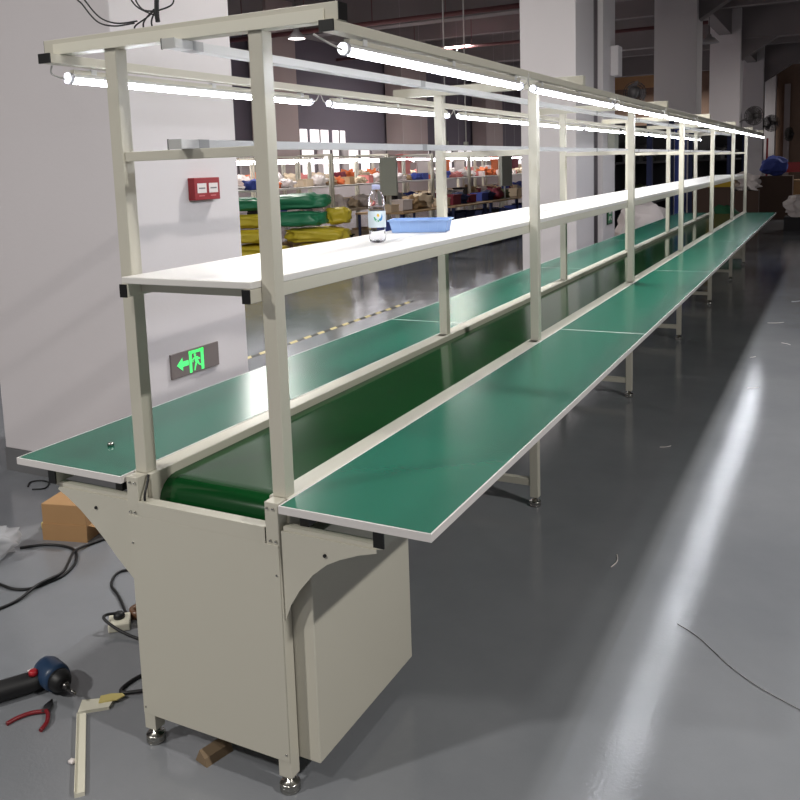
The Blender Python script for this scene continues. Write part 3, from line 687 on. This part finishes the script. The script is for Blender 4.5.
# nearer tables with blue bins, right of the tray in the view
NTH = ['nearest', 'second', 'middle', 'fourth', 'farthest']
for k, (x, y) in enumerate(((-6.0, 12.0), (-5.9, 14.1), (-5.9, 16.2), (-5.8, 18.3), (-5.7, 20.4))):
    g = empty('packing_table', (x, y, 0), 0, 'dark packing table with a tan top and bins beneath, %s of the five packing tables' % NTH[k], 'table')
    MB().box(-.5, .5, 0, 1.9, .78, .81).build('tabletop', M['c_tan'], g)
    for dx in (-.46, .42):
        for dy in (.03, 1.83): MB().box(dx, dx+.04, dy, dy+.04, 0, .78).build('leg', M['c_navy'], g)
    for j in range(3):
        goods('storage_bin', random.choice(['blue', 'navy', 'charcoal']), x+.05, y+.35+j*.58, .0, 1.15, 'under the packing tables', PI/2)
        goods('storage_bin', random.choice(['navy', 'blue', 'charcoal']), x+.05, y+.35+j*.58, .36, .95, 'under the packing tables', PI/2)
    for j in range(4):
        goods(random.choice(['cloth_bundle', 'cloth_bundle', 'storage_bin']), random.choice(['blue', 'white', 'crimson', 'charcoal', 'navy', 'olive', 'cream'] if k else ['cream', 'white', 'tan']), x+.1, y+.25+j*.46, .811, random.uniform(.6, .85), 'on the packing tables', PI/2)
for k, (x, y, lab) in enumerate(((-5.93, 12.3, 'wide grey control box on a short pole behind the bottle'), (-5.50, 17.4, 'narrow grey control box on a short pole, farther along'))):
    g = empty('control_box', (x, y, .811), .2 if k == 0 else .9, lab, 'control box')
    MB().box(-.16+.02*k, .16-.02*k, -.05, .05, .30, 1.0).build('box_body', M['grey_dark'], g, .004)
    MB().cyl((0, .07, 0), (0, .07, .9), .02, n=10).build('pole', M['alu'], g)
    MB().lathe([(0, 0), (.10, 0), (.10, .012), (.02, .02), (0, .02)], 20, (0, .07, 0)).build('pole_base', M['grey_dark'], g)
# suspended white rods
for x, y in ((-5.4, 13.75), (-5.35, 14.65)):
    tag(MB().cyl((0, 0, 1.9), (0, 0, CEIL), .014, n=8).box(-.04, .04, -.04, .04, 2.0, 2.1, 1).build('hanging_conduit', [M['wire_white'], M['grey_dark']], loc=(x, y, 0)), 'thin white conduit hanging from the ceiling with a dark socket', 'conduit', 'white hanging conduits')

# ---------------------------------------------------------------- beyond the far end
def simple(mb, name, m, loc, rz, lab, cat, group=None):
    o = mb.build(name, m, loc=loc, bevel=.01); o.rotation_euler.z = rz; return tag(o, lab, cat, group)
def carton(w, d, h): return MB().box(-w/2, w/2, -d/2, d/2, 0, h).box(-w/2, -.005, -d/2, d/2, h+.001, h+.006).box(.005, w/2, -d/2, d/2, h+.001, h+.006)
simple(carton(.45, .6, .92), 'carton', M['dk_box'], (-.20, 17.3, 0), .05, 'tall dark brown carton nearest beyond the line end', 'box')
simple(carton(.75, .6, 1.0), 'carton', M['dk_box'], (-.86, 17.3, 0), -.06, 'dark brown carton left of the tall one beyond the line end', 'box')
simple(carton(.5, .4, .22), 'carton', M['c_yellow'], (-.72, 17.2, 1.008), .2, 'small yellowish carton on top of the left dark carton', 'box')
simple(MB().blob((0, 0, .14), (.5, .5, .34), 5, .9, .9, flat=0), 'cloth_bundle', M['c_white'], (-.20, 17.3, .928), 0, 'white bundle heaped on the tall dark brown carton', 'bundle')
simple(MB().blob((0, 0, .36), (.6, .5, .75), 8, .4, .9, flat=0), 'cloth_bundle', M['c_green'], (-.35, 14.6, 0), 0, 'dark green bundle on the floor just past the belt end', 'bundle')
simple(MB().blob((0, 0, .22), (.8, .7, .5), 9, .5, .9, flat=0), 'cloth_bundle', M['c_white'], (.85, 18.6, .298), 0, 'white rumpled bundle at the right edge of the far heap', 'bundle')
simple(carton(.8, .6, .29), 'carton', M['c_charcoal'], (.85, 18.6, 0), 0, 'charcoal carton under the rumpled white bundle at the right', 'box')
simple(MB().blob((0, 0, .25), (.62, .6, .5), 12, .4, .9, flat=0), 'cloth_bundle', M['c_blue'], (-.02, 22.5, 1.100), 0, 'blue bundle on the brown crate beyond the cartons', 'bundle')
simple(carton(.9, .7, 1.09), 'carton', M['dk_box'], (-.02, 22.5, 0), 0, 'brown crate holding the blue bundle', 'box')
g = empty('packing_counter', (.7, 24, 0), 0, 'long tan counter with a red back panel before the brown wall', 'counter')
MB().box(-1.0, 3, -.4, .4, .9, .95).build('countertop', M['c_tan'], g); MB().box(-.95, 2.9, -.36, -.33, .0, .9).build('front_panel', M['cardboard'], g)
MB().box(-.95, 3, .3, .34, 1.15, 1.42).build('back_panel', M['red'], g)
for x in (-1.05, 0.2, 1.6): MB().box(x, x+.05, .22, .29, .95, 2.1).build('upright', M['red'], g)
# right post of a blue steel rack and stored goods left of the line, middle distance
def rack(loc, ly, label, where, cols):
    g = empty('blue_steel_rack', loc, 0, label, 'rack')
    for x in (-.45, .36):
        for y in (0, ly-.12): MB().box(x, x+.09, y, y+.12, 0, 2.35).build('upright', M['c_navy'], g)
    for z in (.1, .82, 1.55): MB().box(-.36, .36, .0, ly, z, z+.04).build('shelf', M['c_charcoal'], g)
    MB().box(-.36, .36, ly, ly+.005, .1, 2.3).build('darkening_end_sheet', M['c_charcoal'], g)  # charcoal sheet added so the rack reads dark from the end
    MB().box(-.365, -.361, 0, ly, .1, 2.35).build('darkening_back_sheet', M['c_charcoal'], g)  # second added sheet, darkens the back of the rack
    y = .45
    while y < ly-.3:
        for z in (.141, .861, 1.591): goods(random.choice(['cloth_bundle', 'storage_bin', 'cardboard_box']), random.choice(cols), loc[0]+.03, loc[1]+y, z, random.uniform(.85, 1.0), where, PI/2)
        y += .55
rack((-1.9, 13.7, 0), 2.3, 'dark blue steel rack with loaded shelves, between the pale pillar and the grey one', 'on the nearer blue rack', ['charcoal', 'olive', 'navy', 'charcoal', 'charcoal', 'tan'])
rack((-1.08, 18.3, 0), 3.3, 'farther dark blue steel rack with loaded shelves, beside the grey pillar', 'on the farther blue rack', ['charcoal', 'green', 'navy', 'crimson', 'charcoal', 'charcoal'])
simple(MB().box(-.1, .1, -.15, .15, 0, 2.2).box(-.11, .11, -.16, .16, 2.2, 2.23), 'blue_locker', M['c_blue'], (-1.50, 17.1, 0), 0, 'narrow tall blue locker behind the conveyor posts', 'locker')
simple(MB().blob((0, 0, .42), (.9, .7, .95), 15, .25, .8, flat=0), 'large_sack', M['c_white'], (-1.42, 12.9, 0), 0, 'big pale sack standing behind the third conveyor post', 'sack')
simple(carton(.35, .35, .8), 'carton', M['cardboard'], (-2.3, 12.4, 0), 0, 'brown carton standing beside the pale pillar', 'box')
simple(MB().blob((0, 0, .45), (.7, .6, 1.0), 17, .3, .9, flat=0), 'cloth_bundle', M['c_green'], (-3.1, 13.2, 0), 0, 'green bundle standing behind the brown carton', 'bundle')
# tall dark screens closing the hall in the middle distance
struct(B(-13.2, -3.0, 44, 44.2, 0, 3.2).build('wall_partition', M['dark_wall']))
